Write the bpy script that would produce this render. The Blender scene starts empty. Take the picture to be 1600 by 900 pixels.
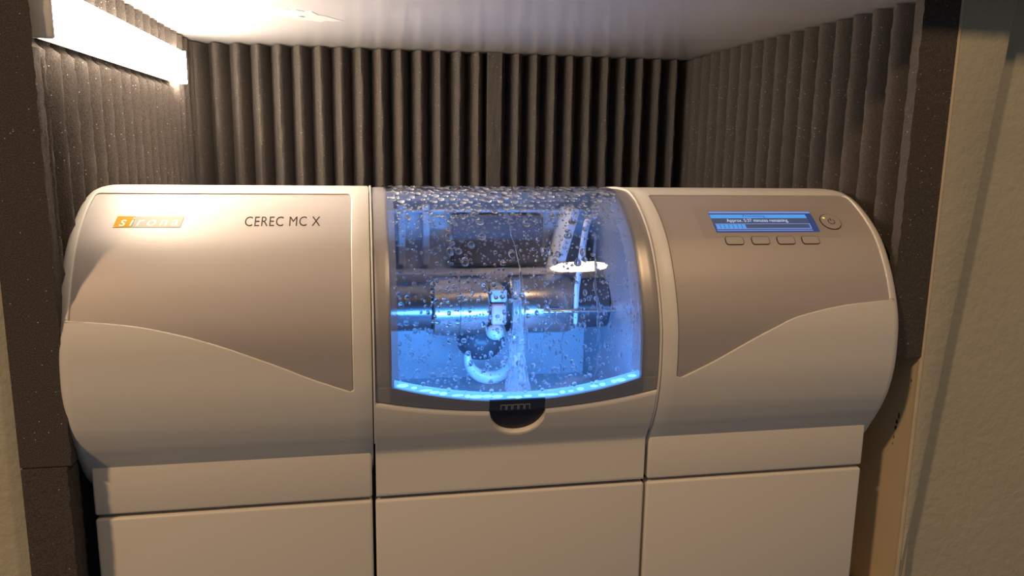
import bpy, bmesh, math, random
from mathutils import Vector, Matrix
random.seed(7)
C = bpy.context.scene.collection
scene = bpy.context.scene

# ------------------------------------------------------------------ camera
def make_camera():
    yaw, pitch, roll = 0.1872, 0.1809, -0.0152
    cy, sy, cp, sp, cr, sr = math.cos(yaw), math.sin(yaw), math.cos(pitch), math.sin(pitch), math.cos(roll), math.sin(roll)
    fwd = Vector((sy*cp, cy*cp, -sp)); right = Vector((cy, -sy, 0)); down = -right.cross(fwd)
    r2 = cr*right + sr*down; d2 = -sr*right + cr*down
    m = Matrix((r2, -d2, -fwd)).transposed().to_4x4()
    m.translation = Vector((-0.1237, -0.6322, 0.4614))
    cam = bpy.data.cameras.new('camera'); o = bpy.data.objects.new('camera', cam); C.objects.link(o)
    o.matrix_world = m
    cam.sensor_width = 36; cam.lens = 1203.15/1600*36; cam.clip_start = 0.01
    scene.camera = o
make_camera()

# ------------------------------------------------------------------ world, lamps, exposure
vs = scene.view_settings
vs.view_transform = 'Standard'; vs.look = 'None'; vs.gamma = 1; vs.use_curve_mapping = False
vs.exposure = 0.0
w = bpy.data.worlds.new('world'); scene.world = w; w.use_nodes = True
w.node_tree.nodes['Background'].inputs[0].default_value = (0.84, 0.90, 1.0, 1)
w.node_tree.nodes['Background'].inputs[1].default_value = 0.085
def downlight(name, loc, target, power, col, size=0.17):
    l = bpy.data.lights.new(name, 'AREA'); l.shape = 'DISK'; l.size = size; l.energy = power; l.color = col
    o = bpy.data.objects.new(name, l); C.objects.link(o); o.location = loc
    o.rotation_euler = (Vector(target) - Vector(loc)).to_track_quat('-Z', 'Y').to_euler()
WARM = (1.0, 0.66, 0.36)
downlight('ceiling_lamp', (-1.80, -1.50, 1.98), (-1.80, -1.50, 0), 56, WARM, .20)      # room downlight to the left
downlight('ceiling_lamp', (0.49, -0.965, 1.60), (0.49, -0.965, 0), 8, WARM)        # room downlight mirrored in the machine's window

# ------------------------------------------------------------------ materials
def new_mat(name):
    m = bpy.data.materials.new(name); m.use_nodes = True
    nt = m.node_tree; return m, nt, nt.nodes['Principled BSDF']
def link(nt, a, b): nt.links.new(a, b)
def pbr(name, col, rough=0.5, metal=0.0, bump=None, coat=0.0, spec=None, noise=None):
    m, nt, b = new_mat(name)
    b.inputs['Base Color'].default_value = (*col, 1); b.inputs['Roughness'].default_value = rough
    b.inputs['Metallic'].default_value = metal; b.inputs['Coat Weight'].default_value = coat
    if spec is not None: b.inputs['Specular IOR Level'].default_value = spec
    tc = nt.nodes.new('ShaderNodeTexCoord')
    if noise:
        sc, amt = noise
        n = nt.nodes.new('ShaderNodeTexNoise'); n.inputs['Scale'].default_value = sc; n.inputs['Detail'].default_value = 5
        link(nt, tc.outputs['Object'], n.inputs['Vector'])
        mx = nt.nodes.new('ShaderNodeMix'); mx.data_type = 'RGBA'
        mx.inputs['A'].default_value = tuple(c*(1-amt) for c in col)+(1,); mx.inputs['B'].default_value = tuple(min(1, c*(1+amt)) for c in col)+(1,)
        link(nt, n.outputs['Fac'], mx.inputs['Factor']); link(nt, mx.outputs['Result'], b.inputs['Base Color'])
    if bump:
        sc, st, dist = bump
        n = nt.nodes.new('ShaderNodeTexNoise'); n.inputs['Scale'].default_value = sc; n.inputs['Detail'].default_value = 4
        link(nt, tc.outputs['Object'], n.inputs['Vector'])
        bp = nt.nodes.new('ShaderNodeBump'); bp.inputs['Strength'].default_value = st; bp.inputs['Distance'].default_value = dist
        link(nt, n.outputs['Fac'], bp.inputs['Height']); link(nt, bp.outputs['Normal'], b.inputs['Normal'])
    return m
def emit(name, col, strength):
    m, nt, b = new_mat(name)
    b.inputs['Base Color'].default_value = (0.02, 0.02, 0.02, 1); b.inputs['Roughness'].default_value = 0.3
    b.inputs['Emission Color'].default_value = (*col, 1); b.inputs['Emission Strength'].default_value = strength
    return m
def foam_mat():
    m, nt, b = new_mat('acoustic_foam')
    tc = nt.nodes.new('ShaderNodeTexCoord')
    n = nt.nodes.new('ShaderNodeTexNoise'); n.inputs['Scale'].default_value = 900; n.inputs['Detail'].default_value = 3
    link(nt, tc.outputs['Object'], n.inputs['Vector'])
    r = nt.nodes.new('ShaderNodeValToRGB')
    r.color_ramp.elements[0].position = 0.3; r.color_ramp.elements[0].color = (0.055, 0.045, 0.039, 1)
    r.color_ramp.elements[1].position = 0.70; r.color_ramp.elements[1].color = (0.108, 0.090, 0.080, 1)
    link(nt, n.outputs['Fac'], r.inputs['Fac'])
    v = nt.nodes.new('ShaderNodeTexVoronoi'); v.inputs['Scale'].default_value = 520
    link(nt, tc.outputs['Object'], v.inputs['Vector'])
    lt = nt.nodes.new('ShaderNodeMath'); lt.operation = 'LESS_THAN'; lt.inputs[1].default_value = 0.20
    link(nt, v.outputs['Distance'], lt.inputs[0])
    sx = nt.nodes.new('ShaderNodeSeparateColor'); link(nt, v.outputs['Color'], sx.inputs['Color'])
    gt = nt.nodes.new('ShaderNodeMath'); gt.operation = 'GREATER_THAN'; gt.inputs[1].default_value = 0.955
    link(nt, sx.outputs['Red'], gt.inputs[0])
    mu = nt.nodes.new('ShaderNodeMath'); mu.operation = 'MULTIPLY'; link(nt, lt.outputs[0], mu.inputs[0]); link(nt, gt.outputs[0], mu.inputs[1])
    mx = nt.nodes.new('ShaderNodeMix'); mx.data_type = 'RGBA'; mx.inputs['B'].default_value = (0.60, 0.56, 0.50, 1)  # pale specks put the foam's sparkle into its colour
    link(nt, mu.outputs[0], mx.inputs['Factor']); link(nt, r.outputs['Color'], mx.inputs['A']); link(nt, mx.outputs['Result'], b.inputs['Base Color'])
    bp = nt.nodes.new('ShaderNodeBump'); bp.inputs['Strength'].default_value = 0.6; bp.inputs['Distance'].default_value = 0.0012
    link(nt, n.outputs['Fac'], bp.inputs['Height']); link(nt, bp.outputs['Normal'], b.inputs['Normal'])
    b.inputs['Roughness'].default_value = 0.95; b.inputs['Specular IOR Level'].default_value = 0.15
    return m
def plaster_mat(name, col):
    m, nt, b = new_mat(name)
    tc = nt.nodes.new('ShaderNodeTexCoord')
    n1 = nt.nodes.new('ShaderNodeTexNoise'); n1.inputs['Scale'].default_value = 120; n1.inputs['Detail'].default_value = 6; n1.inputs['Roughness'].default_value = 0.6
    link(nt, tc.outputs['Object'], n1.inputs['Vector'])
    n2 = nt.nodes.new('ShaderNodeTexNoise'); n2.inputs['Scale'].default_value = 9; n2.inputs['Detail'].default_value = 5
    link(nt, tc.outputs['Object'], n2.inputs['Vector'])
    mx = nt.nodes.new('ShaderNodeMix'); mx.data_type = 'RGBA'
    mx.inputs['A'].default_value = tuple(c*0.86 for c in col)+(1,); mx.inputs['B'].default_value = tuple(c*1.12 for c in col)+(1,)
    link(nt, n2.outputs['Fac'], mx.inputs['Factor']); link(nt, mx.outputs['Result'], b.inputs['Base Color'])
    bp = nt.nodes.new('ShaderNodeBump'); bp.inputs['Strength'].default_value = 0.4; bp.inputs['Distance'].default_value = 0.003
    link(nt, n1.outputs['Fac'], bp.inputs['Height']); link(nt, bp.outputs['Normal'], b.inputs['Normal'])
    b.inputs['Roughness'].default_value = 0.7
    return m
def clear_mat(name, tint, gloss_rough=0.02):
    """thin clear sheet: light goes straight through, with a fresnel reflection"""
    m, nt, b = new_mat(name); nt.nodes.remove(b)
    out = nt.nodes['Material Output']
    t = nt.nodes.new('ShaderNodeBsdfTransparent'); t.inputs[0].default_value = (*tint, 1)
    g = nt.nodes.new('ShaderNodeBsdfGlossy'); g.inputs['Roughness'].default_value = gloss_rough
    f = nt.nodes.new('ShaderNodeFresnel')
    ge = nt.nodes.new('ShaderNodeNewGeometry'); mr = nt.nodes.new('ShaderNodeMapRange')      # same reflectance at both faces of the sheet
    mr.inputs['To Min'].default_value = 1.49; mr.inputs['To Max'].default_value = 1/1.49
    link(nt, ge.outputs['Backfacing'], mr.inputs['Value']); link(nt, mr.outputs['Result'], f.inputs[0])
    mx = nt.nodes.new('ShaderNodeMixShader')
    link(nt, f.outputs[0], mx.inputs[0]); link(nt, t.outputs[0], mx.inputs[1]); link(nt, g.outputs[0], mx.inputs[2]); link(nt, mx.outputs[0], out.inputs[0])
    return m
def water_mat(name, milk=0.0):
    m, nt, b = new_mat(name)
    b.inputs['Base Color'].default_value = (1, 1, 1, 1); b.inputs['Roughness'].default_value = 0.02
    b.inputs['IOR'].default_value = 1.33; b.inputs['Transmission Weight'].default_value = 1.0 - milk
    return m

M = {}
M['white'] = pbr('white_plastic', (0.70, 0.66, 0.60), 0.38, bump=(1400, 0.05, 0.0003))
M['cream'] = pbr('panel_plastic', (0.70, 0.65, 0.585), 0.45, bump=(1400, 0.06, 0.0003))
M['silver'] = pbr('silver_paint', (0.46, 0.41, 0.385), 0.50, 0.30, bump=(2600, 0.04, 0.0002))
M['frame'] = pbr('brushed_silver', (0.42, 0.39, 0.37), 0.38, 0.55)
M['steel'] = pbr('steel', (0.58, 0.54, 0.52), 0.27, 1.0)
M['dark_steel'] = pbr('dark_steel', (0.25, 0.25, 0.27), 0.28, 1.0)
M['dark'] = pbr('dark_plastic', (0.016, 0.016, 0.034), 0.4)
M['black'] = pbr('black_gap', (0.01, 0.009, 0.008), 0.8)
M['chamber'] = pbr('chamber_plastic', (0.58, 0.58, 0.62), 0.35, noise=(14, 0.15))
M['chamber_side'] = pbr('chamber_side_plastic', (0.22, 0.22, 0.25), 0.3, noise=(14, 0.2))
M['chamber_dark'] = pbr('chamber_dark', (0.10, 0.10, 0.12), 0.35)
M['foam'] = foam_mat()
M['ceiling'] = pbr('ceiling_paint', (0.74, 0.705, 0.715), 0.15, bump=(26, 0.04, 0.003), noise=(6, 0.04))
M['plaster'] = plaster_mat('wall_plaster', (0.47, 0.43, 0.32))
M['liner'] = pbr('liner_board', (0.60, 0.48, 0.31), 0.5, noise=(12, 0.12))
M['edge'] = pbr('liner_edge', (0.62, 0.50, 0.34), 0.5, noise=(60, 0.2))
M['glass'] = clear_mat('clear_cover', (0.93, 0.94, 0.97))
M['clear'] = clear_mat('clear_film', (0.96, 0.96, 0.96), 0.05)
def frosted():
    m, nt, b = new_mat('frosted_acrylic'); b.inputs['Base Color'].default_value = (0.55, 0.56, 0.62, 1); b.inputs['Roughness'].default_value = 0.3
    t = nt.nodes.new('ShaderNodeBsdfTransparent'); mx = nt.nodes.new('ShaderNodeMixShader'); mx.inputs[0].default_value = 0.72
    link(nt, b.outputs[0], mx.inputs[1]); link(nt, t.outputs[0], mx.inputs[2]); link(nt, mx.outputs[0], nt.nodes['Material Output'].inputs[0]); return m
M['frosted'] = frosted()
M['water'] = water_mat('water')
M['milky'] = water_mat('splashing_water', 0.12)
M['lit_cap'] = emit('lit_end_cap', (1.0, 0.86, 0.67), 110)
M['lamp_body'] = emit('glowing_lamp_body', (1.0, 0.86, 0.67), 4)
M['fixture'] = pbr('fixture_plastic', (0.72, 0.70, 0.66), 0.4)
M['diffuser'] = emit('lit_diffuser', (1.0, 0.86, 0.67), 60)
M['led'] = emit('blue_led', (0.22, 0.64, 1.0), 2.3)
M['ledbar'] = emit('blue_light_bar', (0.08, 0.32, 1.0), 2.4)
M['text'] = pbr('brown_print', (0.035, 0.022, 0.015), 0.6, spec=.2)
M['yellow'] = pbr('yellow_print', (0.62, 0.36, 0.04), 0.7, spec=.1)
M['grey_print'] = pbr('grey_print', (0.50, 0.49, 0.43), 0.7, spec=.1)
M['white_print'] = pbr('white_print', (0.85, 0.83, 0.78), 0.4)
M['screen_dark'] = emit('screen_dark', (0.035, 0.06, 0.20), 0.8)
M['screen_grey'] = emit('screen_grey', (0.07, 0.09, 0.16), 0.8)
M['screen_blue'] = emit('screen_blue', (0.10, 0.38, 0.92), 0.85)
M['screen_line'] = emit('screen_line', (0.22, 0.36, 0.85), 0.8)
M['screen_text'] = emit('screen_text', (0.62, 0.72, 0.95), 1.0)
M['screen_ink'] = emit('screen_ink', (0.02, 0.10, 0.42), 0.8)
M['green'] = emit('green_lamp', (0.75, 0.85, 0.12), 0.9)
M['ceramic'] = pbr('ceramic', (0.62, 0.45, 0.52), 0.4)
M['bright_plastic'] = pbr('bright_plastic', (0.55, 0.56, 0.60), 0.3)

# ------------------------------------------------------------------ helpers
def mesh_obj(name, verts, faces, mat, parent=None, angle=35):
    me = bpy.data.meshes.new(name); me.from_pydata([tuple(v) for v in verts], [], faces); me.validate()
    bm = bmesh.new(); bm.from_mesh(me); bmesh.ops.remove_doubles(bm, verts=bm.verts, dist=1e-7)
    bmesh.ops.recalc_face_normals(bm, faces=bm.faces); bm.to_mesh(me); bm.free()
    for p in me.polygons: p.use_smooth = True
    me.set_sharp_from_angle(angle=math.radians(angle))
    me.materials.append(mat)
    o = bpy.data.objects.new(name, me); C.objects.link(o)
    if parent: adopt(o, parent)
    return o
def adopt(o, parent):
    o.parent = parent
    if parent.type == 'EMPTY': o.matrix_parent_inverse = Matrix.Translation(parent.location).inverted()   # meshes are built in world coordinates
def thing(name, label, cat, loc=(0, 0, 0), group=None):
    o = bpy.data.objects.new(name, None); C.objects.link(o); o.location = loc; o.empty_display_size = 0.02
    return tag(o, label, cat, group)
def tag(o, label, cat, group=None, kind=None):
    o['label'] = label; o['category'] = cat
    if group: o['group'] = group
    if kind: o['kind'] = kind
    return o
def box_data(lo, hi, b=0.0):
    """box with chamfered edges"""
    bm = bmesh.new(); bmesh.ops.create_cube(bm, size=1)
    for v in bm.verts:
        v.co = Vector([lo[i] + (v.co[i]+0.5)*(hi[i]-lo[i]) for i in range(3)])
    if b: bmesh.ops.bevel(bm, geom=list(bm.edges), offset=b, segments=3, affect='EDGES', profile=0.5)
    bm.verts.index_update()
    V = [v.co.copy() for v in bm.verts]; F = [[v.index for v in f.verts] for f in bm.faces]; bm.free()
    return V, F
def join(*parts):
    V, F = [], []
    for v, f in parts:
        k = len(V); V += list(v); F += [[i+k for i in q] for q in f]
    return V, F
def box(name, lo, hi, mat, parent=None, b=0.0): return mesh_obj(name, *box_data(lo, hi, b), mat, parent)
def lathe_x(prof, cy, cz, n=48, a0=0, a1=2*math.pi):
    """revolve (x, r) pairs around an axis along X"""
    V, F = [], []
    for x, r in prof:
        for k in range(n):
            a = a0+(a1-a0)*k/n; V.append((x, cy+r*math.cos(a), cz+r*math.sin(a)))
    for i in range(len(prof)-1):
        for k in range(n):
            F.append((i*n+k, i*n+(k+1) % n, (i+1)*n+(k+1) % n, (i+1)*n+k))
    F.append(list(range(n))); F.append(list(range((len(prof)-1)*n, len(prof)*n)))
    return V, F
def tube(pts, rad, n=10):
    V, F = [], []
    pts = [Vector(p) for p in pts]
    rads = rad if isinstance(rad, (list, tuple)) else [rad]*len(pts)
    for i, p in enumerate(pts):
        d = (pts[min(i+1, len(pts)-1)]-pts[max(i-1, 0)]).normalized()
        u = d.cross(Vector((0, 1, 0.01))); u = u.normalized() if u.length > 1e-4 else Vector((1, 0, 0)); v = d.cross(u)
        for k in range(n):
            a = 2*math.pi*k/n; V.append(p+rads[i]*(math.cos(a)*u+math.sin(a)*v))
    for i in range(len(pts)-1):
        for k in range(n): F.append((i*n+k, i*n+(k+1) % n, (i+1)*n+(k+1) % n, (i+1)*n+k))
    F.append(list(range(n))); F.append(list(range((len(pts)-1)*n, len(pts)*n)))
    return V, F

# ------------------------------------------------------------------ the machine's front profile (y, z), swept along x
def spline(P, n=24):
    Q = [tuple(2*P[0][k]-P[1][k] for k in (0, 1))] + P + [tuple(2*P[-1][k]-P[-2][k] for k in (0, 1))]
    out = []
    for i in range(1, len(Q)-2):
        a, b, c, d = Q[i-1:i+3]
        for j in range(n):
            t = j/n
            out.append(tuple(.5*(2*b[k]+(c[k]-a[k])*t+(2*a[k]-5*b[k]+4*c[k]-d[k])*t*t+(3*b[k]-a[k]-3*c[k]+d[k])*t**3) for k in (0, 1)))
    out.append(P[-1]); return out
UPPER = [(.42, .372), (.33, .395), (.25, .4095), (.18, .4185), (.14, .4218), (.105, .4232), (.073, .4208), (.044, .408), (.015, .385), (-.004, .358), (-.016, .332),
         (-.0225, .310), (-.0245, .288), (-.024, .265), (-.0193, .242), (-.0123, .2245), (-.0063, .2135), (-.0029, .2076)]
class Prof:
    def __init__(self, pts):
        self.p = pts; self.s = [0]
        for a, b in zip(pts, pts[1:]): self.s.append(self.s[-1]+math.hypot(b[0]-a[0], b[1]-a[1]))
    def at(self, s, off=0.0):
        s = min(max(s, 0), self.s[-1]-1e-9); lo, hi = 0, len(self.s)-1
        while hi-lo > 1:
            m = (lo+hi)//2
            if self.s[m] <= s: lo = m
            else: hi = m
        def nrm(i):
            a = self.p[max(i-1, 0)]; b = self.p[min(i+1, len(self.p)-1)]
            d = (b[0]-a[0], b[1]-a[1]); l = math.hypot(*d); return (d[1]/l, -d[0]/l)
        t = (s-self.s[lo])/(self.s[hi]-self.s[lo]); a, b = self.p[lo], self.p[hi]
        na, nb = nrm(lo), nrm(hi)
        n = (na[0]+(nb[0]-na[0])*t, na[1]+(nb[1]-na[1])*t); l = math.hypot(*n)
        return (a[0]+(b[0]-a[0])*t+off*n[0]/l, a[1]+(b[1]-a[1])*t+off*n[1]/l)
    def of_z(self, z):
        for i in range(len(self.p)-1):
            if self.p[i][1] >= z > self.p[i+1][1]:
                t = (self.p[i][1]-z)/(self.p[i][1]-self.p[i+1][1]); return self.s[i]+t*(self.s[i+1]-self.s[i])
        return self.s[-1]
    def of_y(self, y):                                   # on the top part
        for i in range(len(self.p)-1):
            if self.p[i][0] >= y > self.p[i+1][0]:
                t = (self.p[i][0]-y)/(self.p[i][0]-self.p[i+1][0]); return self.s[i]+t*(self.s[i+1]-self.s[i])
SHELL = Prof(spline(UPPER + [(.0002, .2025), (.0080, .190), (.0180, .180), (.035, .171), (.06, .170)]))
FRONT = Prof(spline(UPPER + [(-.0014, .2048), (-.0004, .2022), (-.0001, .1993), (0, .196), (0, .188), (0, .17), (0, .15), (0, .10), (0, .0)]))
XL, XR, RND = -.3565, .3575, .012
def inset(x):
    d = min(x-XL, XR-x)
    return 0.0 if d >= RND else RND-math.sqrt(max(RND**2-(RND-max(d, 0))**2, 0))
def P(x, s, off=0.0, prof=SHELL):
    y, z = prof.at(s, off-inset(x)); return (x, y, z)
def grid_solid(G):
    """G[i][j] = (x, s, off): a bent sheet with a back skin and closed rim; thick is the last item of the tuple"""
    n, m = len(G), len(G[0]); V, F = [], []
    for row in G:
        for x, s, off, th, pr in row: V.append(P(x, s, off, pr))
    for row in G:
        for x, s, off, th, pr in row: V.append(P(x, s, th, pr))
    k = n*m
    for i in range(n-1):
        for j in range(m-1):
            a, b, c, d = i*m+j, i*m+j+1, (i+1)*m+j+1, (i+1)*m+j
            F.append((a, b, c, d)); F.append((k+d, k+c, k+b, k+a))
    for i in range(n-1):
        for j in (0, m-1):
            a, d = i*m+j, (i+1)*m+j; F.append((a, d, k+d, k+a))
    for j in range(m-1):
        for i in (0, n-1):
            a, b = i*m+j, i*m+j+1; F.append((a, b, k+b, k+a))
    return V, F
def params(n, b_frac):
    return [0, b_frac*.3, b_frac] + [b_frac+(1-2*b_frac)*k/n for k in range(1, n)] + [1-b_frac, 1-b_frac*.3, 1]
def rim(k, n, b): return -b if k in (0, n-1) else (-b*.3 if k in (1, n-2) else 0.0)
def rows_patch(rows, off, back, ncol=10, b=0.0, prof=SHELL):
    """rows: (s, xl, xr)"""
    G = []
    for i, (s, xl, xr) in enumerate(rows):
        w = max(xr-xl, 1e-5); bf = min(b/w, .3) if b else 0
        U = params(ncol, bf) if b else [k/ncol for k in range(ncol+1)]
        G.append([(xl+w*u, s, off+min(rim(j, len(U), b) if b else 0, rim(i, len(rows), b) if b else 0), back, prof) for j, u in enumerate(U)])
    return grid_solid(G)
def cols_patch(cols, off, back, nrow=14, b=0.0, prof=FRONT):
    """cols: (x, s0, s1)"""
    G = []
    for i, (x, s0, s1) in enumerate(cols):
        h = s1-s0; bf = min(b/h, .3) if b else 0
        U = params(nrow, bf) if b else [k/nrow for k in range(nrow+1)]
        G.append([(x, s0+h*u, off+min(rim(j, len(U), b) if b else 0, rim(i, len(cols), b) if b else 0), back, prof) for j, u in enumerate(U)])
    return grid_solid(G)
def rect_patch(x0, x1, s0, s1, off, back, n=6, b=0.0, prof=SHELL):
    rs = params(n, min(b/(s1-s0), .3)) if b else [k/n for k in range(n+1)]
    return rows_patch([(s0+(s1-s0)*r, x0, x1) for r in rs], off, back, 6, b, prof)
def round_rect(x0, x1, s0, s1, rad, off, back, n=9, prof=SHELL):
    rows = []; ss = []
    for k in range(n+1): ss.append(s0+rad*(1-math.cos(math.pi/2*k/n)))
    for k in range(n+1): ss.append(s1-rad*(1-math.sin(math.pi/2*k/n)))
    for s in ss:
        d = min(s-s0, s1-s); q = 0 if d >= rad else rad-math.sqrt(max(rad*rad-(rad-d)**2, 0))
        rows.append((s, x0+q, x1-q))
    return rows_patch(rows, off, back, 6, 0, prof)
def ellipse_patch(xc, sc, rx, rs, off, back, n=16, prof=SHELL):
    rows = []
    for k in range(n+1):
        a = -math.pi/2+math.pi*k/n; rows.append((sc+rs*math.sin(a), xc-rx*math.cos(a), xc+rx*math.cos(a)))
    return rows_patch(rows, off, back, 8, 0, prof)
def text_patch(name, txt, x0, x1, s_top, s_bot, off, mat, parent, shear=0.0, spacing=1.0, prof=SHELL):
    cu = bpy.data.curves.new('text', 'FONT'); cu.body = txt; cu.shear = shear; cu.space_character = spacing; cu.resolution_u = 3
    to = bpy.data.objects.new('text', cu); C.objects.link(to)
    dg = bpy.context.evaluated_depsgraph_get(); me = bpy.data.meshes.new_from_object(to.evaluated_get(dg))
    bpy.data.objects.remove(to); bpy.data.curves.remove(cu)
    xs = [v.co.x for v in me.vertices]; ys = [v.co.y for v in me.vertices]
    for v in me.vertices:
        x = x0+(v.co.x-min(xs))/(max(xs)-min(xs))*(x1-x0); s = s_bot+(v.co.y-min(ys))/(max(ys)-min(ys))*(s_top-s_bot)
        v.co = P(x, s, off, prof)
    me.name = name; me.materials.append(mat)
    o = bpy.data.objects.new(name, me); C.objects.link(o); adopt(o, parent); return o
def lerp_tab(tab, v):
    """tab: (key, value) with falling keys"""
    if v >= tab[0][0]: return tab[0][1]
    for a, b in zip(tab, tab[1:]):
        if a[0] >= v >= b[0]: t = (a[0]-v)/(a[0]-b[0]); return a[1]+t*(b[1]-a[1])
    return tab[-1][1]

# ------------------------------------------------------------------ setting: the niche and the wall around it
def struct(name, data, mat):
    o = mesh_obj(name, *data, mat); o['kind'] = 'structure'; return o
ZC = .597
struct('ceiling', box_data((-.395, .0, ZC), (.399, .57, ZC+.0310)), M['ceiling'])
struct('floor', box_data((-.395, .0, -.02), (.399, .57, 0)), M['liner'])
struct('wall_back', box_data((-.407, .555, -.02), (.411, .57, ZC+.031)), M['liner'])
struct('wall_left', box_data((-.405, -.002, -.02), (-.393, .57, ZC+.031), .001), M['liner'])
struct('wall_right', box_data((.3955, .0005, -.02), (.4085, .57, ZC+.031), .001), M['liner'])
struct('trim_1', box_data((.3945, -.0035, -.02), (.3985, .0003, ZC+.031), .0008), M['edge'])
struct('trim_2', box_data((-.3892, -.0040, -.02), (-.3880, -.0021, ZC+.031), .0003), M['edge'])
# front wall: left, right and the header over the niche
struct('wall_front', join(box_data((-2.2, -.0035, -1.2), (-.3890, -.0021, 1.6)), box_data((-2.2, -.0030, -1.2), (-.4055, .12, 1.6)), box_data((.3987, .0135, -1.2), (2.2, .12, 1.6)),
                          box_data((-.3945, -.0, ZC+.0312), (.3987, .12, 1.6)), box_data((-.3945, .0, -1.2), (.3987, .12, -.021))), M['plaster'])
struct('trim_shade_lip', box_data((-1.2, -.045, .6076), (1.2, -.0040, .662), .002), M['plaster'])  # forward lip out of view, added to shade the top of the wall
# the raised plaster strip beside the niche, tapering downward
def strip():
    V, F = [], []
    n = 40
    for i in range(n+1):
        z = -.25+.88*i/n; xr = .4005+(z-.038)*(.0495/.532)+random.uniform(-.0004, .0004)
        xr = max(xr, .3995)
        V += [(.3987, .0134, z), (.3987, -.0028, z), (xr-.003, -.0035, z), (xr, -.002, z), (xr+.0003, .0134, z)]
    for i in range(n):
        for k in range(4): F.append((i*5+k, i*5+k+1, i*5+5+k+1, i*5+5+k))
    F.append(list(range(5))); F.append(list(range(n*5, n*5+5))); return V, F
struct('trim_4', strip(), M['plaster'])

def flat_patch(name, outline, axis, val, th, mat, parent):
    """thin irregular flake lying on a plane; outline in the two other axes"""
    V, F = [], []
    for lv in (val, val-th):
        for a, b in outline: V.append((a, b, lv) if axis == 2 else (lv, a, b))
    n = len(outline); F = [list(range(n)), list(range(2*n-1, n-1, -1))]+[(i, (i+1) % n, n+(i+1) % n, n+i) for i in range(n)]
    o = mesh_obj(name, V, F, mat); o.parent = parent; return o
CEIL = bpy.data.objects['ceiling']; WR = bpy.data.objects['wall_right']
flat_patch('peeled_patch', [(-0.2306, 0.2473), (-0.2204, 0.2380), (-0.2149, 0.2287), (-0.2047, 0.2204), (-0.1973, 0.2269), (-0.1917, 0.2241), (-0.1833, 0.2333), (-0.1768, 0.2306), (-0.1722, 0.2491), (-0.1629, 0.2565), (-0.1555, 0.2714), (-0.1453, 0.2844), (-0.1574, 0.2899), (-0.1648, 0.2862), (-0.1713, 0.2992), (-0.1815, 0.2890), (-0.1926, 0.2908), (-0.1991, 0.2769), (-0.2093, 0.2732), (-0.2149, 0.2640), (-0.2232, 0.2612), (-0.2214, 0.2528)], 2, ZC, .0004, pbr('bare_board', (0.60, 0.56, 0.53), 0.8, noise=(60, .12), spec=.05), CEIL)
flat_patch('paint_hole', [(-0.1926, 0.2630), (-0.1889, 0.2602), (-0.1852, 0.2649), (-0.1880, 0.2686)], 2, ZC-.0004, .0002, pbr('hole', (0.10, 0.07, 0.04), 0.9), CEIL)
SC = pbr('scuff', (0.07, 0.055, 0.04), 0.8)
for yy, zz, hh, ww in ((.0185, .203, .007, .0012), (.0205, .196, .005, .0018), (.0215, .189, .004, .0014), (.0205, .1905, .003, .0008), (.0225, .179, .004, .0007), (.0228, .172, .003, .0005), (.0065, .243, .003, .0008)):
    flat_patch('scuff_mark', [(yy-ww, zz), (yy-.4*ww, zz+hh*.5), (yy+ww*.4, zz+hh*.45), (yy+ww, zz-hh*.1), (yy+.2*ww, zz-hh*.5), (yy-.8*ww, zz-hh*.35)], 0, .3955, .0002, SC, WR)

# ------------------------------------------------------------------ acoustic foam
def foam_panel(origin, along, out, length, z0, z1, base, amp, label, pitch=.03, phase=0.0, flat_start=0.0, flat_end=0.0, squash=None):
    """corrugated slab: runs along 'along', ridges stand out along 'out'; flat_start keeps full thickness at the cut end"""
    o0 = Vector(origin); a = Vector(along); n = Vector(out)
    samples = []; t = 0.0; k = 12
    N = int(round(length/pitch*k))
    for i in range(N+1):
        t = length*i/N
        u = abs(math.cos(math.pi*(t-phase)/pitch))
        d = base+amp*u**(1.15 if amp > .03 else .9)
        if t < flat_start: d = base+amp
        if t > length-flat_end: d = base+amp
        samples.append((t, d))
    nz = 60; V, F = [], []
    rnd = random.Random(len(label))
    for j in range(nz+1):
        z = z0+(z1-z0)*j/nz
        for (t, d) in samples:
            jit = rnd.uniform(-.0007, .0007)
            if squash and squash[0] < z < squash[1] and squash[2] < t < squash[3]: d = min(d, squash[4])   # pressed flat behind the lamp
            V.append(o0+a*t+n*(d+jit)+Vector((0, 0, z)))
    m = len(samples)
    for j in range(nz):
        for i in range(m-1): F.append((j*m+i, j*m+i+1, (j+1)*m+i+1, (j+1)*m+i))
    bk = len(V)
    for z in (z0, z1):
        for t in (0, length): V.append(o0+a*t+Vector((0, 0, z)))
    F.append([bk, bk+1]+[i for i in range(m-1, -1, -1)])
    F.append([bk+2, bk+3]+[nz*m+i for i in range(m-1, -1, -1)])
    F.append([bk, bk+2]+[j*m for j in range(nz, -1, -1)])
    F.append([bk+1, bk+3]+[j*m+m-1 for j in range(nz, -1, -1)])
    F.append([bk, bk+1, bk+3, bk+2])
    o = mesh_obj('acoustic_foam', V, F, M['foam'], angle=50)
    return tag(o, label, 'foam panel', 'acoustic foam lining the niche')
foam_panel((-.3878, -.020, 0), (0, 1, 0), (1, 0, 0), .530, .2145, ZC-.0015, .0065, .0298, 'dark grey ridged foam sheet under the lit white lamp, left of the machine', phase=.020, flat_start=.014, squash=(.530, .576, .002, .437, .0275))
foam_panel((.3945, -.004, 0), (0, 1, 0), (-1, 0, 0), .514, .270, ZC-.0015, .0065, .0298, 'dark brown-grey ridged foam sheet on the right-hand side wall, beside the display', phase=.010, flat_start=.010)
foam_panel((-.391, .554, 0), (1, 0, 0), (0, -1, 0), .4435, .0, ZC-.0015, .008, .034, 'wider ridged foam sheet on the back wall, its bright ridges nearest the lamp', pitch=.0279, phase=.0115)
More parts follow.
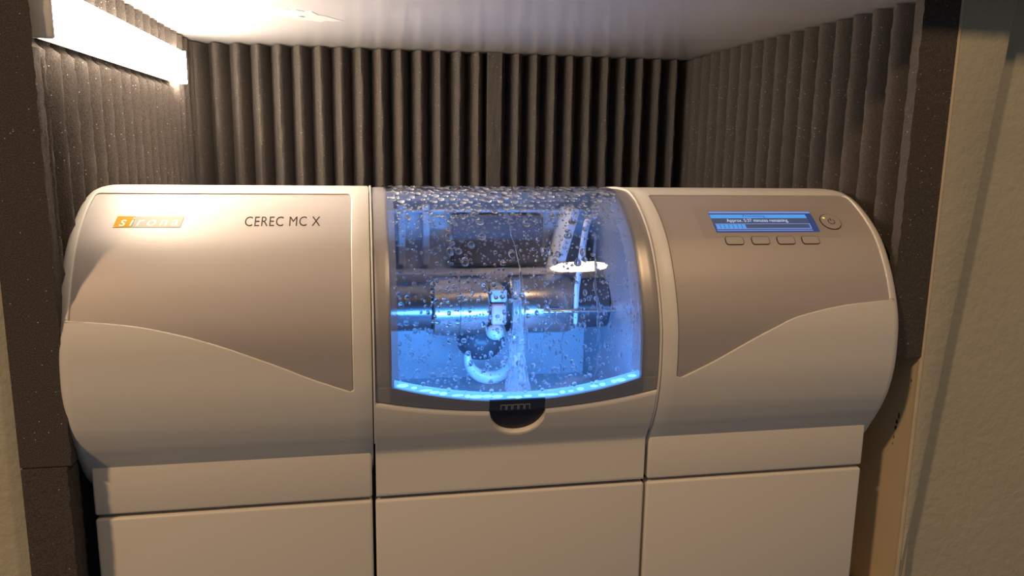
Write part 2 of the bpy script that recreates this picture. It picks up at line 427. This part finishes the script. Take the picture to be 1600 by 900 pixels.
foam_panel((.0527, .554, 0), (1, 0, 0), (0, -1, 0), .3415, .0, ZC-.0015, .008, .034, 'narrower shadowed foam sheet on the back wall starting with one broad flat ridge', pitch=.0272, phase=.0183, flat_start=.0215)
foam_panel((-.3870, -.0215, 0), (0, 1, 0), (1, 0, 0), .40, .0, .2135, .012, .0205, 'low foam offcut at the bottom left beneath the tall sheet', phase=.022, flat_start=.022)

# ------------------------------------------------------------------ lamp under the niche ceiling
lf = thing('strip_light', 'lit white strip light fixed along the foam at the upper left', 'lamp', (-.343, .17, .552))
LX0, LX1, LY0, LY1, LZ0, LZ1 = -.3540, -.3405, -.013, .412, .5330, .5710
mesh_obj('diffuser', *box_data((LX1-.0055, LY0+.0045, LZ0+.0004), (LX1, LY1-.0045, LZ1-.0004), .002), M['diffuser'], lf)
mesh_obj('lamp_body', *box_data((LX0, LY0+.0045, LZ0), (LX1-.0055, LY1-.0045, LZ1), .0008), M['lamp_body'], lf)
for y0, y1, cm in ((LY0, LY0+.004, 'fixture'), (LY1-.004, LY1, 'lit_cap')):
    mesh_obj('end_cap', *box_data((LX0-.002, y0, LZ0-.0006), (LX1+.0006, y1, LZ1+.0006), .0015), M[cm], lf)
mesh_obj('back_plate', *box_data((LX0-.0045, LY0+.001, LZ0+.001), (LX0+.0005, LY1-.001, LZ1-.001), .001), M['fixture'], lf)

# ------------------------------------------------------------------ the milling machine
mill = thing('milling_machine', 'white and silver dental milling machine with a blue lit wet window', 'machine', (0, .2, 0))
X1, X2 = -.1222, .1243
S_TOP = SHELL.of_y(.0665)
EDGE_L = [(.3280, -.3455), (.3270, -.330), (.3241, -.3037), (.3200, -.283), (.3134, -.2578), (.3055, -.2345), (.2961, -.2111), (.2876, -.191), (.2791, -.1728), (.2718, -.155), (.2655, -.1395)]
EDGE_R = [(.3295, .3450), (.3285, .330), (.3255, .295), (.3177, .2536), (.3090, .2312), (.2993, .2102), (.2902, .1925), (.2810, .1749), (.2730, .1582), (.2660, .1430)]
EDGE_L = spline(EDGE_L, 10); EDGE_R = spline(EDGE_R, 10)
def panel_rows(side, g=0.0):
    """rows (s, xl, xr) of the inlaid silver panel, shrunk by g"""
    rows = []
    if side < 0: a, b, tab = -.3455, -.1375, EDGE_L
    else: a, b, tab = .1390, .3450, EDGE_R
    s1 = SHELL.of_z(tab[-1][0]); n = 210; r = .004
    for k in range(n+1):
        s = S_TOP+g+(s1-S_TOP-2*g)*k/n
        z = SHELL.at(s)[1]
        e = lerp_tab(tab, z)
        d = s-S_TOP-g; q = 0 if d >= r else r-math.sqrt(max(r*r-(r-d)**2, 0))
        d2 = s1-g-s; q2 = 0 if d2 >= .002 else .002-math.sqrt(max(.002**2-(.002-d2)**2, 0))
        if side < 0: xl, xr = max(a+q, e), b-q-q2
        else: xl, xr = a+q+q2, min(b-q, e)
        xl += g; xr -= g
        if xr < xl+.0004: xl = xr-.0004 if side < 0 else xl; xr = xl+.0004
        rows.append((s, xl, xr))
    return rows
def slopes(rows):
    """how far a lip has to spread in x at each row so that its width across the edge stays even"""
    out = []
    for i in range(len(rows)):
        a, b = rows[max(i-1, 0)], rows[min(i+1, len(rows)-1)]; d = max(b[0]-a[0], 1e-6)
        out.append(tuple(min(math.hypot(1, (b[k]-a[k])/d), 9) for k in (1, 2)))
    return out
def housing(side):
    pr = panel_rows(side); depth = .0018
    x0, x1 = (XL, X1) if side < 0 else (X2, XR)
    ends = [0, .0004, .0012, .0024, .004, .006, .0085, RND]
    rows = []                                             # (s, xl, xr, depressed)
    sfirst = pr[0][0]
    for k in range(31): rows.append((sfirst*k/30*.9999, pr[0][1], pr[0][2], 0))
    rows.append((sfirst-.00005, pr[0][1], pr[0][2], 0))
    sl = {round(q[0], 7): v for q, v in zip(pr, slopes(pr))}
    for s, xl, xr in pr: rows.append((s, xl, xr, 1))
    s1 = pr[-1][0]; tail = SHELL.s[-1]-s1
    for k in range(161): rows.append((s1+.00005+(tail-.0001)*k/160, pr[-1][1], pr[-1][2], 0))
    V, F = [], []; m = None
    for s, xl, xr, dep in rows:
        cols = []; wl, wr = sl.get(round(s, 7), (1, 1)) if dep else (1, 1)
        if side < 0:
            cols += [(x0+e, 0) for e in ends[:-1]]
            cols += [(min(x0+ends[-1]-.0015, xl-.0016*wl), 0)]
        else: cols += [(x0, -.0012), (x0+.0004, -.0004), (x0+.0012, 0)]
        cols += [(xl-.0014*wl, 0), (xl-.0010*wl, 0), (xl-.0006*wl, -.00012*dep), (xl-.0001*wl, -.0007*dep), (xl, -depth*dep)] + [(xl+(xr-xl)*q/8, -depth*dep) for q in range(1, 8)]
        cols += [(xr, -depth*dep), (xr+.0001*wr, -.0007*dep), (xr+.0006*wr, -.00012*dep), (xr+.0010*wr, 0), (xr+.0014*wr, 0)]
        if side < 0: cols += [(x1-.0012, 0), (x1-.0004, -.0004), (x1, -.0012)]
        else:
            cols += [(max(x1-ends[-1]+.0015, xr+.0016*wr), 0)] + [(x1-e, 0) for e in reversed(ends[:-1])]
        cols = [(max(min(x, x1), x0), o) for x, o in cols]
        m = len(cols)
        V += [P(x, s, o) for x, o in cols]
    # close: the back and the underside
    n = len(rows)
    first = V[:m]; last = V[-m:]
    for j in range(m): V.append((first[j][0], .424-inset(first[j][0]), first[j][2]))
    for j in range(m): V.append((first[j][0], .424-inset(first[j][0]), last[j][2]))
    ring = list(range(n)) + [n+1, n]                       # row order around the section: front, then bottom back, then top back
    for a, b in zip(ring, ring[1:]+ring[:1]):
        for j in range(m-1): F.append((a*m+j, a*m+j+1, b*m+j+1, b*m+j))
    F.append([r*m for r in ring]); F.append([r*m+m-1 for r in ring])
    h = mesh_obj('housing', V, F, M['white'], mill, angle=40)
    p = mesh_obj('silver_panel', *rows_patch(panel_rows(side, .0005), -.0010, -.0017, 14), M['silver'], mill)
    return h, p
hl, pl = housing(-1); hr, prr = housing(1)
hl['label'] = 'white plastic end housing under the printed lettering'; hr['label'] = 'white plastic end housing around the display'
pl['label'] = 'silver inlay with printed lettering'; prr['label'] = 'silver inlay with the display and buttons'
# base body (dark core behind the seams) and the two side skins under the housings
mesh_obj('base_body', *box_data((-.338, .012, .0), (.338, .41, .176)), M['black'], mill)
ZS = .1603
for x0, x1 in ((-.3455, -.1238), (.1257, .3455)):
    mesh_obj('base_panel', *box_data((x0, 0, ZS+.0016), (x1, .40, .2075), .0022), M['cream'], mill)
for x0, x1 in ((-.3455, -.1238), (-.1212, .1228), (.1257, .3455)):
    mesh_obj('lower_panel', *box_data((x0, 0, .004), (x1, .06 if x0 == -.1212 else .40, ZS-.0016), .0022), M['cream'], mill)

# --- top cover behind the window and the chamber
mesh_obj('top_cover', *rect_patch(-.1205, .1225, .0005, SHELL.of_y(.196), -.004, -.012, 20), M['frame'], mill)
CX0, CX1, CYB = -.1185, .1205, .205
def chamber():
    t = .002
    return join(box_data((CX0, CYB, .20), (CX1, CYB+t, .4125)), 
                box_data((CX0, .008, .20), (CX1, CYB, .204)))
ch = mesh_obj('chamber', *chamber(), M['chamber'], mill)
def side_plate(x):
    """end wall of the chamber, its front edge following the machine's profile"""
    pts = [SHELL.at(SHELL.of_y(.19)+(SHELL.of_z(.225)-SHELL.of_y(.19))*k/30, -.010) for k in range(31)]+[(.01, .20), (CYB, .20), (CYB, pz)]
    n = len(pts); V = [(q, y, z) for q in (x, x+.002) for y, z in pts]
    return V, [list(range(n)), list(range(2*n-1, n-1, -1))]+[(i, (i+1) % n, n+(i+1) % n, n+i) for i in range(n)]
pz = SHELL.at(SHELL.of_y(.19), -.010)[1]
for q in (CX0-.002, CX1): mesh_obj('chamber_side', *side_plate(q), M['chamber_side'], mill)
mesh_obj('chamber_ledge', *box_data((CX0, .165, .318), (CX1, CYB, .3305), .002), M['chamber'], mill)
mesh_obj('chamber_lip', *box_data((CX0, .192, .3915), (CX1, CYB, .3945), .001), M['bright_plastic'], mill)
mesh_obj('chamber_back_plate', *box_data((-.035, .188, .335), (.066, CYB, .389), .003), M['chamber_dark'], mill)
for x in (-.062, -.088): mesh_obj('chamber_rib', *box_data((x-.004, .192, .335), (x+.004, CYB, .4), .002), M['chamber'], mill)
V = [(.070, .150, .33), (.078, .150, .33), (.078, .204, .33), (.070, .204, .33), (.088, .150, .398), (.096, .150, .398), (.096, .204, .398), (.088, .204, .398)]
F = [(0, 1, 2, 3), (4, 5, 6, 7), (0, 1, 5, 4), (1, 2, 6, 5), (2, 3, 7, 6), (3, 0, 4, 7)]
mesh_obj('chamber_web', V, F, M['chamber'], mill)
# --- spindles on one horizontal axis
AY, AZ = .135, .3015
def rprof(x0, x1, r, e=.0015): return [(x0, r*.5), (x0, r-e), (x0+e, r), (x1-e, r), (x1, r-e), (x1, r*.5)]
sp1 = mesh_obj('spindle', *lathe_x(rprof(-.0615, -.006, .0305), AY, AZ), M['steel'], mill)
mesh_obj('spindle_seam', *lathe_x(rprof(-.0355, -.0345, .0307, .0002), AY, AZ), M['dark_steel'], sp1)
mesh_obj('spindle_neck', *lathe_x(rprof(CX0, -.0615, .0245), AY, AZ), M['dark_steel'], sp1)
sp2 = mesh_obj('spindle', *lathe_x([(.0165, .015), (.0165, .029), (.018, .0305), (.078, .0305), (.081, .029), (.086, .022), (.086, .015)], AY, AZ), M['steel'], mill)
mesh_obj('spindle_neck', *lathe_x(rprof(.084, CX1, .026), AY, AZ), M['dark_steel'], sp2)
def cone_skirt():                                          # the rounded guard under the right spindle
    return join(box_data((.017, .112, .272), (.079, .128, .296), .006))
mesh_obj('tool_holder', *join(lathe_x(rprof(-.006, .0165, .012), AY, AZ), box_data((-.0045, .108, .309), (.012, .15, .322), .002)), M['bright_plastic'], mill)
mesh_obj('reflection_bar', *lathe_x(rprof(.046, CX1, .0022, .0004), .095, .3015, 14), M['steel'], mill)  # thin bar standing in for a bright reflected line
blk = mesh_obj('ceramic_block', *box_data((-.004, .104, .287), (.011, .119, .3075), .002), M['ceramic'])
tag(blk, 'small pinkish ceramic block held between the steel spindles behind the wet window', 'block')
# white tip below the block and the crescent shaped drain collar
def ball(c, r, sz=1.0, n=14, m=9):
    V, F = [], []
    for i in range(m+1):
        a = math.pi*i/m
        for k in range(n):
            b = 2*math.pi*k/n; V.append((c[0]+r*math.sin(a)*math.cos(b), c[1]+r*math.sin(a)*math.sin(b), c[2]+r*sz*math.cos(a)))
    for i in range(m):
        for k in range(n): F.append((i*n+k, i*n+(k+1) % n, (i+1)*n+(k+1) % n, (i+1)*n+k))
    return V, F
mesh_obj('block_clamp', *join(ball((.000, .107, .2795), .0095, .85), lathe_x(rprof(-.004, .004, .006, .001), .12, .2795, 16)), M['bright_plastic'], mill)
ring = []
for k in range(27):
    a = math.radians(175+190*k/26); ring.append((-.0035+.0235*math.cos(a), .115, .2535+.0235*math.sin(a)))
mesh_obj('drain_collar', *tube(ring, [.0035+.0035*math.sin(math.pi*k/26) for k in range(27)], 12), M['bright_plastic'], mill)
mesh_obj('splash_shadow', *ball((-.007, .160, .259), .026, .85, 20, 14), M['chamber_dark'], mill)  # dark ball set in for the shadow of the splash
nz = [(.098, .10, .3955), (.092, .098, .3945), (.0885, .097, .390), (.086, .097, .375), (.083, .097, .35), (.0805, .098, .325), (.080, .098, .285)]
mesh_obj('spray_nozzle', *tube(nz, [.0022, .003, .0034, .0032, .003, .0028, .002], 10), M['bright_plastic'], mill)
# --- jet and splash inside
def jet():
    V, F = [], []; n = 14; m = 30; rnd = random.Random(3)
    for i in range(m+1):
        t = i/m; z = .335-.128*t; r = .0035+.010*t*t
        for k in range(n):
            a = 2*math.pi*k/n; q = r*(1+.25*math.sin(5*a+9*t)+rnd.uniform(-.12, .12)); V.append((.0175+.003*t+q*math.cos(a), .088+.6*q*math.sin(a), z))
    for i in range(m):
        for k in range(n): F.append((i*n+k, i*n+(k+1) % n, (i+1)*n+(k+1) % n, (i+1)*n+k))
    F.append(list(range(n))); F.append(list(range(m*n, m*n+n))); return V, F
tag(mesh_obj('water_jet', *jet(), M['milky']), 'cloudy jet of water falling inside the blue lit chamber', 'water', kind='stuff')

# --- door: frame, glass, light bar, latch
SY = SHELL.of_y(.200)
zwin = lambda x: .2500+.0170*(x/.106)**2
zdr = lambda x: .2402+.0140*(x/.12)**2
def span(a, b, n): return [a+(b-a)*k/n for k in range(n+1)]
door = mesh_obj('door_frame', *join(
    rows_patch([(s, -.1192, -.1065) for s in span(SY, SHELL.of_z(.2665), 90)], -.0012, -.006, 3, .0006),
    rows_patch([(s, .1065, .1215) for s in span(SY, SHELL.of_z(.2665), 90)], -.0012, -.006, 3, .0006),
    cols_patch([(x, FRONT.of_z(zwin(x)) if abs(x) < .1065 else FRONT.of_z(.2668), FRONT.of_z(zdr(x)+.0012)) for x in span(-.1192, .1215, 48)], -.0012, -.006, 8)), M['frame'], mill)
for x0, x1 in ((-.1214, -.1198), (.1221, .1237)):
    mesh_obj('door_bead', *rows_patch([(s, x0, x1) for s in span(SY, SHELL.of_z(.2135), 110)], .0006, -.004, 3, .0005), M['white'], door)
glass = mesh_obj('window', *cols_patch([(x, SY+.004, FRONT.of_z(zdr(x)+.0022)) for x in span(-.1085, .1085, 36)], .0012, -.0006, 90, .0004), M['glass'], mill)
glass['label'] = 'clear curved window covered in water droplets'
for x0, x1 in ((-.1064, -.1012), (.1012, .1064)):
    mesh_obj('window_rail', *rows_patch([(s, x0, x1) for s in span(FRONT.of_y(.06), FRONT.of_z(.268), 60)], -.0008, -.012, 2, 0, FRONT), M['frosted'], glass)
bar = mesh_obj('light_bar', *cols_patch([(x, FRONT.of_z(zwin(x)+.0052), FRONT.of_z(zwin(x)+.0004)) for x in span(-.1045, .1055, 40)], -.003, -.0075, 4), M['ledbar'], mill)
lr = random.Random(5)
for k in range(23):
    x = -.0985+.009*k+lr.uniform(-.002, .002); z = zwin(x)+.0030+lr.uniform(-.0004, .0008); w_ = lr.uniform(.0024, .0056)
    mesh_obj('light_emitting_diode', *ellipse_patch(x, FRONT.of_z(z), w_, lr.uniform(.0007, .0015), -.0022, -.0031, 6, FRONT), M['led'], bar)
lb = bpy.data.lights.new('window_light', 'AREA'); lb.shape = 'RECTANGLE'; lb.size = .20; lb.size_y = .006; lb.energy = .8; lb.color = (.07, .34, 1.0)
lo = bpy.data.objects.new('window_light', lb); C.objects.link(lo); lo.location = (0, -.006, .262); lo.rotation_euler = Vector((0, .98, .12)).to_track_quat('-Z', 'Y').to_euler()
adopt(lo, bar)
latch = mesh_obj('latch', *cols_patch([(x, FRONT.of_z(.2512), FRONT.of_z(zdr(x)+.0005)) for x in span(-.0255, .0225, 8)], -.0010, -.005, 5), M['dark'], mill)
for k in range(5):
    xc = -.0135+.0052*k; s0, s1 = FRONT.of_z(.2468), FRONT.of_z(.2420)
    mesh_obj('latch_rib', *join(rect_patch(xc-.0023, xc+.0023, s0, s0+.0005, -.0007, -.001, 2, 0, FRONT), rect_patch(xc-.0023, xc-.0018, s0, s1, -.0007, -.001, 2, 0, FRONT), rect_patch(xc+.0018, xc+.0023, s0, s1, -.0007, -.001, 2, 0, FRONT)), M['grey_print'], latch)
# --- drawer with the finger notch
def drawer():
    cols = []
    xs = sorted(set(span(-.1205, .1222, 40) + span(-.0262, .0262, 60) + [-.1199, -.1203, .1216, .122]))
    nx0, nx1 = -.0245, .0235
    for x in xs:
        z = zdr(x); u = (x-(nx0+nx1)/2)/((nx1-nx0)/2)
        if abs(u) < 1: z = min(z, .2405-.0225*math.sqrt(1-u*u))
        cols.append((x, FRONT.of_z(z), FRONT.of_z(ZS+.0016)))
    return cols_patch(cols, 0.0008, -.006, 100, .0026)
dr = mesh_obj('tank_drawer', *drawer(), M['cream'], mill)
mesh_obj('finger_recess', *cols_patch([(x, FRONT.of_z(.2405), FRONT.of_z(.213)) for x in span(-.028, .027, 10)], -.004, -.008, 8), M['dark'], dr)

# --- lettering
yb = SHELL.of_z
bg = mesh_obj('emblem', *join(rows_patch([(yb(.4025)+(yb(.3945)-yb(.4025))*k/6, -.3075-.0012*k/6, -.2705-.0016*k/6) for k in range(7)], -.0007, -.0012, 6)), M['grey_print'], mill)
mesh_obj('emblem_field', *rows_patch([(yb(.4025)+(yb(.3945)-yb(.4025))*k/6, -.3212-.0016*k/6, -.3077-.0012*k/6) for k in range(7)], -.0007, -.0012, 4), M['yellow'], bg)
text_patch('lettering', 'sirona', -.3185, -.2745, yb(.4014), yb(.3954), -.0005, M['white_print'], bg, shear=.25, spacing=1.35)
text_patch('lettering', 'CEREC MC X', -.2228, -.1624, yb(.4022), yb(.3950), -.0008, M['text'], mill, spacing=1.08)

# --- display, keys, power button
DX0, DX1, DS0, DS1 = .1880, .2912, yb(.4052), yb(.3885)
mesh_obj('display_window', *rect_patch(.174, .3105, yb(.4095), yb(.3845), -.00085, -.0014, 10), pbr('display_lens', (0.44, 0.39, 0.365), 0.45, 0.30), mill)
disp = mesh_obj('display', *rect_patch(DX0, DX1, DS0, DS1, -.0002, -.001, 8), M['screen_dark'], mill)
DH = DS1-DS0
def band(name, f0, f1, g0, g1, mat, lift=.0001): return mesh_obj(name, *rect_patch(DX0+(DX1-DX0)*f0, DX0+(DX1-DX0)*f1, DS0+DH*g0, DS0+DH*g1, lift, -.0003, 4), mat, disp)
band('screen_edge', .0, .995, .02, .09, M['screen_line'])
band('title_bar', .0, .935, .17, .35, M['screen_blue'])
band('message_field', .0, .935, .36, .62, M['screen_grey'])
band('progress_field', .012, .93, .64, .86, M['screen_grey'], .0001)
for f0, f1, g0, g1 in ((.012, .93, .63, .65), (.012, .93, .85, .875), (.922, .932, .63, .87), (.01, .935, .93, .955)): band('progress_frame', f0, f1, g0, g1, M['screen_line'], .0002)
for k in range(7): band('progress_block', .016+.041*k, .016+.041*k+.034, .665, .845, M['screen_blue'], .0003)
W = DX1-DX0
text_patch('screen_lettering', 'Processing :', DX0+W*.31, DX0+W*.55, DS0+DH*.19, DS0+DH*.35, .0003, M['screen_ink'], disp)
text_patch('screen_lettering', 'Approx. 5:37 minutes remaining.', DX0+W*.135, DX0+W*.735, DS0+DH*.40, DS0+DH*.60, .0003, M['screen_text'], disp)
for k, px in enumerate((.1945, .2200, .2452, .2700)):
    s0 = yb(.3845); s1 = yb(.3785)
    kb = mesh_obj('key', *round_rect(px, px+.0165, s0, s1, .0022, -.0001, -.001), M['silver'], mill)
    mesh_obj('key_outline', *round_rect(px-.0006, px+.0171, s0-.0006, s1+.0006, .0028, -.0004, -.001), M['text'], kb)
PXc, PSc = .3075, yb(.3970)
pb = mesh_obj('power_button', *ellipse_patch(PXc, PSc, .0098, .0098, -.0001, -.001), M['silver'], mill)
mesh_obj('button_outline', *ellipse_patch(PXc, PSc, .0105, .0105, -.0004, -.001), M['text'], pb)
def arc_strip(xc, sc, r, wd, a0, a1, off, n=20):
    V, F = [], []
    for k in range(n+1):
        a = a0+(a1-a0)*k/n
        for q in (r-wd/2, r+wd/2): V.append(P(xc+q*math.sin(a), sc-q*math.cos(a), off))
    for k in range(n): F.append((2*k, 2*k+1, 2*k+3, 2*k+2))
    return V, F
mesh_obj('power_symbol', *join(arc_strip(PXc+.0005, PSc+.0005, .0032, .0007, .6, 2*math.pi-.6, .0001), rect_patch(PXc+.0001, PXc+.0009, PSc-.0042, PSc-.0008, .0001, -.0002, 2)), M['text'], pb)
mesh_obj('power_lamp', *ellipse_patch(PXc-.0055, PSc-.0045, .0014, .0011, .0001, -.0003, 8), M['green'], pb)

# ------------------------------------------------------------------ water droplets on the inside of the window
def drop_mesh(name, n=12, rings=4, skew=0.0):
    V, F = [(0, 0, 0)], []
    V = []
    for i in range(rings+1):
        a = math.pi/2*i/rings; r = math.cos(a); h = math.sin(a)
        if i == rings: V.append((0, skew, h)); break
        for k in range(n):
            b = 2*math.pi*k/n; V.append((r*math.cos(b), r*math.sin(b)+skew*h, h))
    for i in range(rings-1):
        for k in range(n): F.append((i*n+k, i*n+(k+1) % n, (i+1)*n+(k+1) % n, (i+1)*n+k))
    t = (rings)*n
    for k in range(n): F.append(((rings-1)*n+k, (rings-1)*n+(k+1) % n, t))
    F.append(list(range(n-1, -1, -1)))
    return V, F
DROPS = [drop_mesh('water_droplet', skew=q) for q in (0, .15, .3)]
def drop_me(d):
    me = bpy.data.meshes.new('water_droplet'); me.from_pydata(d[0], [], d[1])
    for p in me.polygons: p.use_smooth = len(p.vertices) < 8
    me.materials.append(M['water']); return me
DME = [drop_me(d) for d in DROPS]
def drop_frame(x, s):
    """position on the outer face of the window, axes: along x, along the slope, outward"""
    a = Vector(P(x, s, .00121, FRONT)); b = Vector(P(x, s+.0004, .00121, FRONT)); up = (a-b).normalized(); ux = Vector((1, 0, 0))
    return a, ux, up, ux.cross(up)
cands = []
S_BOT = FRONT.of_z(.262)
rd = random.Random(11)
def add_drops(n, s0, s1, r0, r1, x0=-.103, x1=.103, power=2.0):
    for _ in range(n):
        x = rd.uniform(x0, x1); s = rd.uniform(s0, s1); r = r0+(r1-r0)*rd.random()**power
        cands.append((r, x, s))
SZ = lambda z: FRONT.of_z(z)
add_drops(330, FRONT.of_y(.088), SZ(.412), .0014, .0036, power=1.4)
add_drops(900, FRONT.of_y(.10), SZ(.395), .0006, .0020)
add_drops(60, SZ(.412), SZ(.362), .0020, .0038, -.06, .07, 1.5)
add_drops(1000, SZ(.41), SZ(.352), .0005, .0015)
add_drops(520, SZ(.352), SZ(.258), .0009, .0024, power=1.6)
add_drops(900, SZ(.352), SZ(.258), .0004, .0011)
cands.sort(reverse=True)
placed = []; cells = {}
for r, x, s in cands:
    if s > FRONT.of_z(zwin(x)+.007)-r: continue
    c = (int(x/.007), int(s/.007)); ok = True
    for dx in (-1, 0, 1):
        for ds in (-1, 0, 1):
            for r2, x2, s2 in cells.get((c[0]+dx, c[1]+ds), ()):
                if (x-x2)**2+(s-s2)**2 < ((r+r2)*.86)**2: ok = False; break
            if not ok: break
        if not ok: break
    if ok: placed.append((r, x, s)); cells.setdefault(c, []).append((r, x, s))
fineV, fineF = [], []
for i, (r, x, s) in enumerate(placed):
    o, ux, up, un = drop_frame(x, s)
    ex, eu, eh = r*rd.uniform(.85, 1.15), r*rd.uniform(.9, 1.35), r*rd.uniform(.5, .75)*(.45 if s < SZ(.419) else 1)
    k = i % 3
    if i < 200:
        ob = bpy.data.objects.new('water_droplet', DME[k]); C.objects.link(ob); adopt(ob, glass)
        m = Matrix((ux*ex, up*-eu, -un*-eh)).transposed().to_4x4(); m.translation = o
        if m.determinant() < 0: m = Matrix((ux*-ex, up*-eu, un*eh)).transposed().to_4x4(); m.translation = o
        ob.matrix_basis = m
    else:
        d = DROPS[0]; b = len(fineV)
        for v in d[0]: fineV.append(o+ux*(v[0]*ex)+up*(v[1]*eu)+un*(v[2]*eh))
        fineF += [[q+b for q in f] for f in d[1]]
me = bpy.data.meshes.new('fine_droplets'); me.from_pydata([tuple(v) for v in fineV], [], fineF)
for p in me.polygons: p.use_smooth = len(p.vertices) < 8
me.materials.append(M['water'])
fd = bpy.data.objects.new('fine_droplets', me); C.objects.link(fd); adopt(fd, glass); fd['kind'] = 'stuff'
# runs of water down the window
def trickle(pts, w):
    V, F = [], []
    n = 8; path = []
    for (a, b) in zip(pts, pts[1:]):
        for k in range(8): t = k/8; path.append((a[0]+(b[0]-a[0])*t, a[1]+(b[1]-a[1])*t))
    path.append(pts[-1])
    for i, (x, z) in enumerate(path):
        s = FRONT.of_z(z); o, ux, up, un = drop_frame(x+.0006*math.sin(i*.7), s); ww = w*(.7+.3*math.sin(i*1.3))*(.3 if i in (0, len(path)-1) else 1)
        for k in range(n+1):
            a = math.pi*k/n; V.append(o+ux*(ww*math.cos(a))+un*(ww*.55*math.sin(a)))
    m = n+1
    for i in range(len(path)-1):
        for k in range(n): F.append((i*m+k, i*m+k+1, (i+1)*m+k+1, (i+1)*m+k))
        F.append((i*m+n, i*m, (i+1)*m, (i+1)*m+n))
    F.append(list(range(m))); F.append(list(range((len(path)-1)*m, len(path)*m)))
    return V, F
for pts, wd in (([(-.004, .405), (.000, .38), (.003, .35), (.004, .32), (.006, .295)], .0016),
                ([(.029, .327), (.0305, .318), (.036, .312), (.0345, .300), (.0355, .285), (.034, .268)], .0010),
                ([(.026, .318), (.0205, .311), (.0175, .300), (.018, .290)], .0010),
                ([(.072, .388), (.069, .37), (.066, .345), (.067, .32), (.066, .30)], .0013),
                ([(.068, .300), (.066, .285), (.064, .270)], .0009)):
    mesh_obj('water_trickle', *trickle(pts, wd), M['water'], glass)
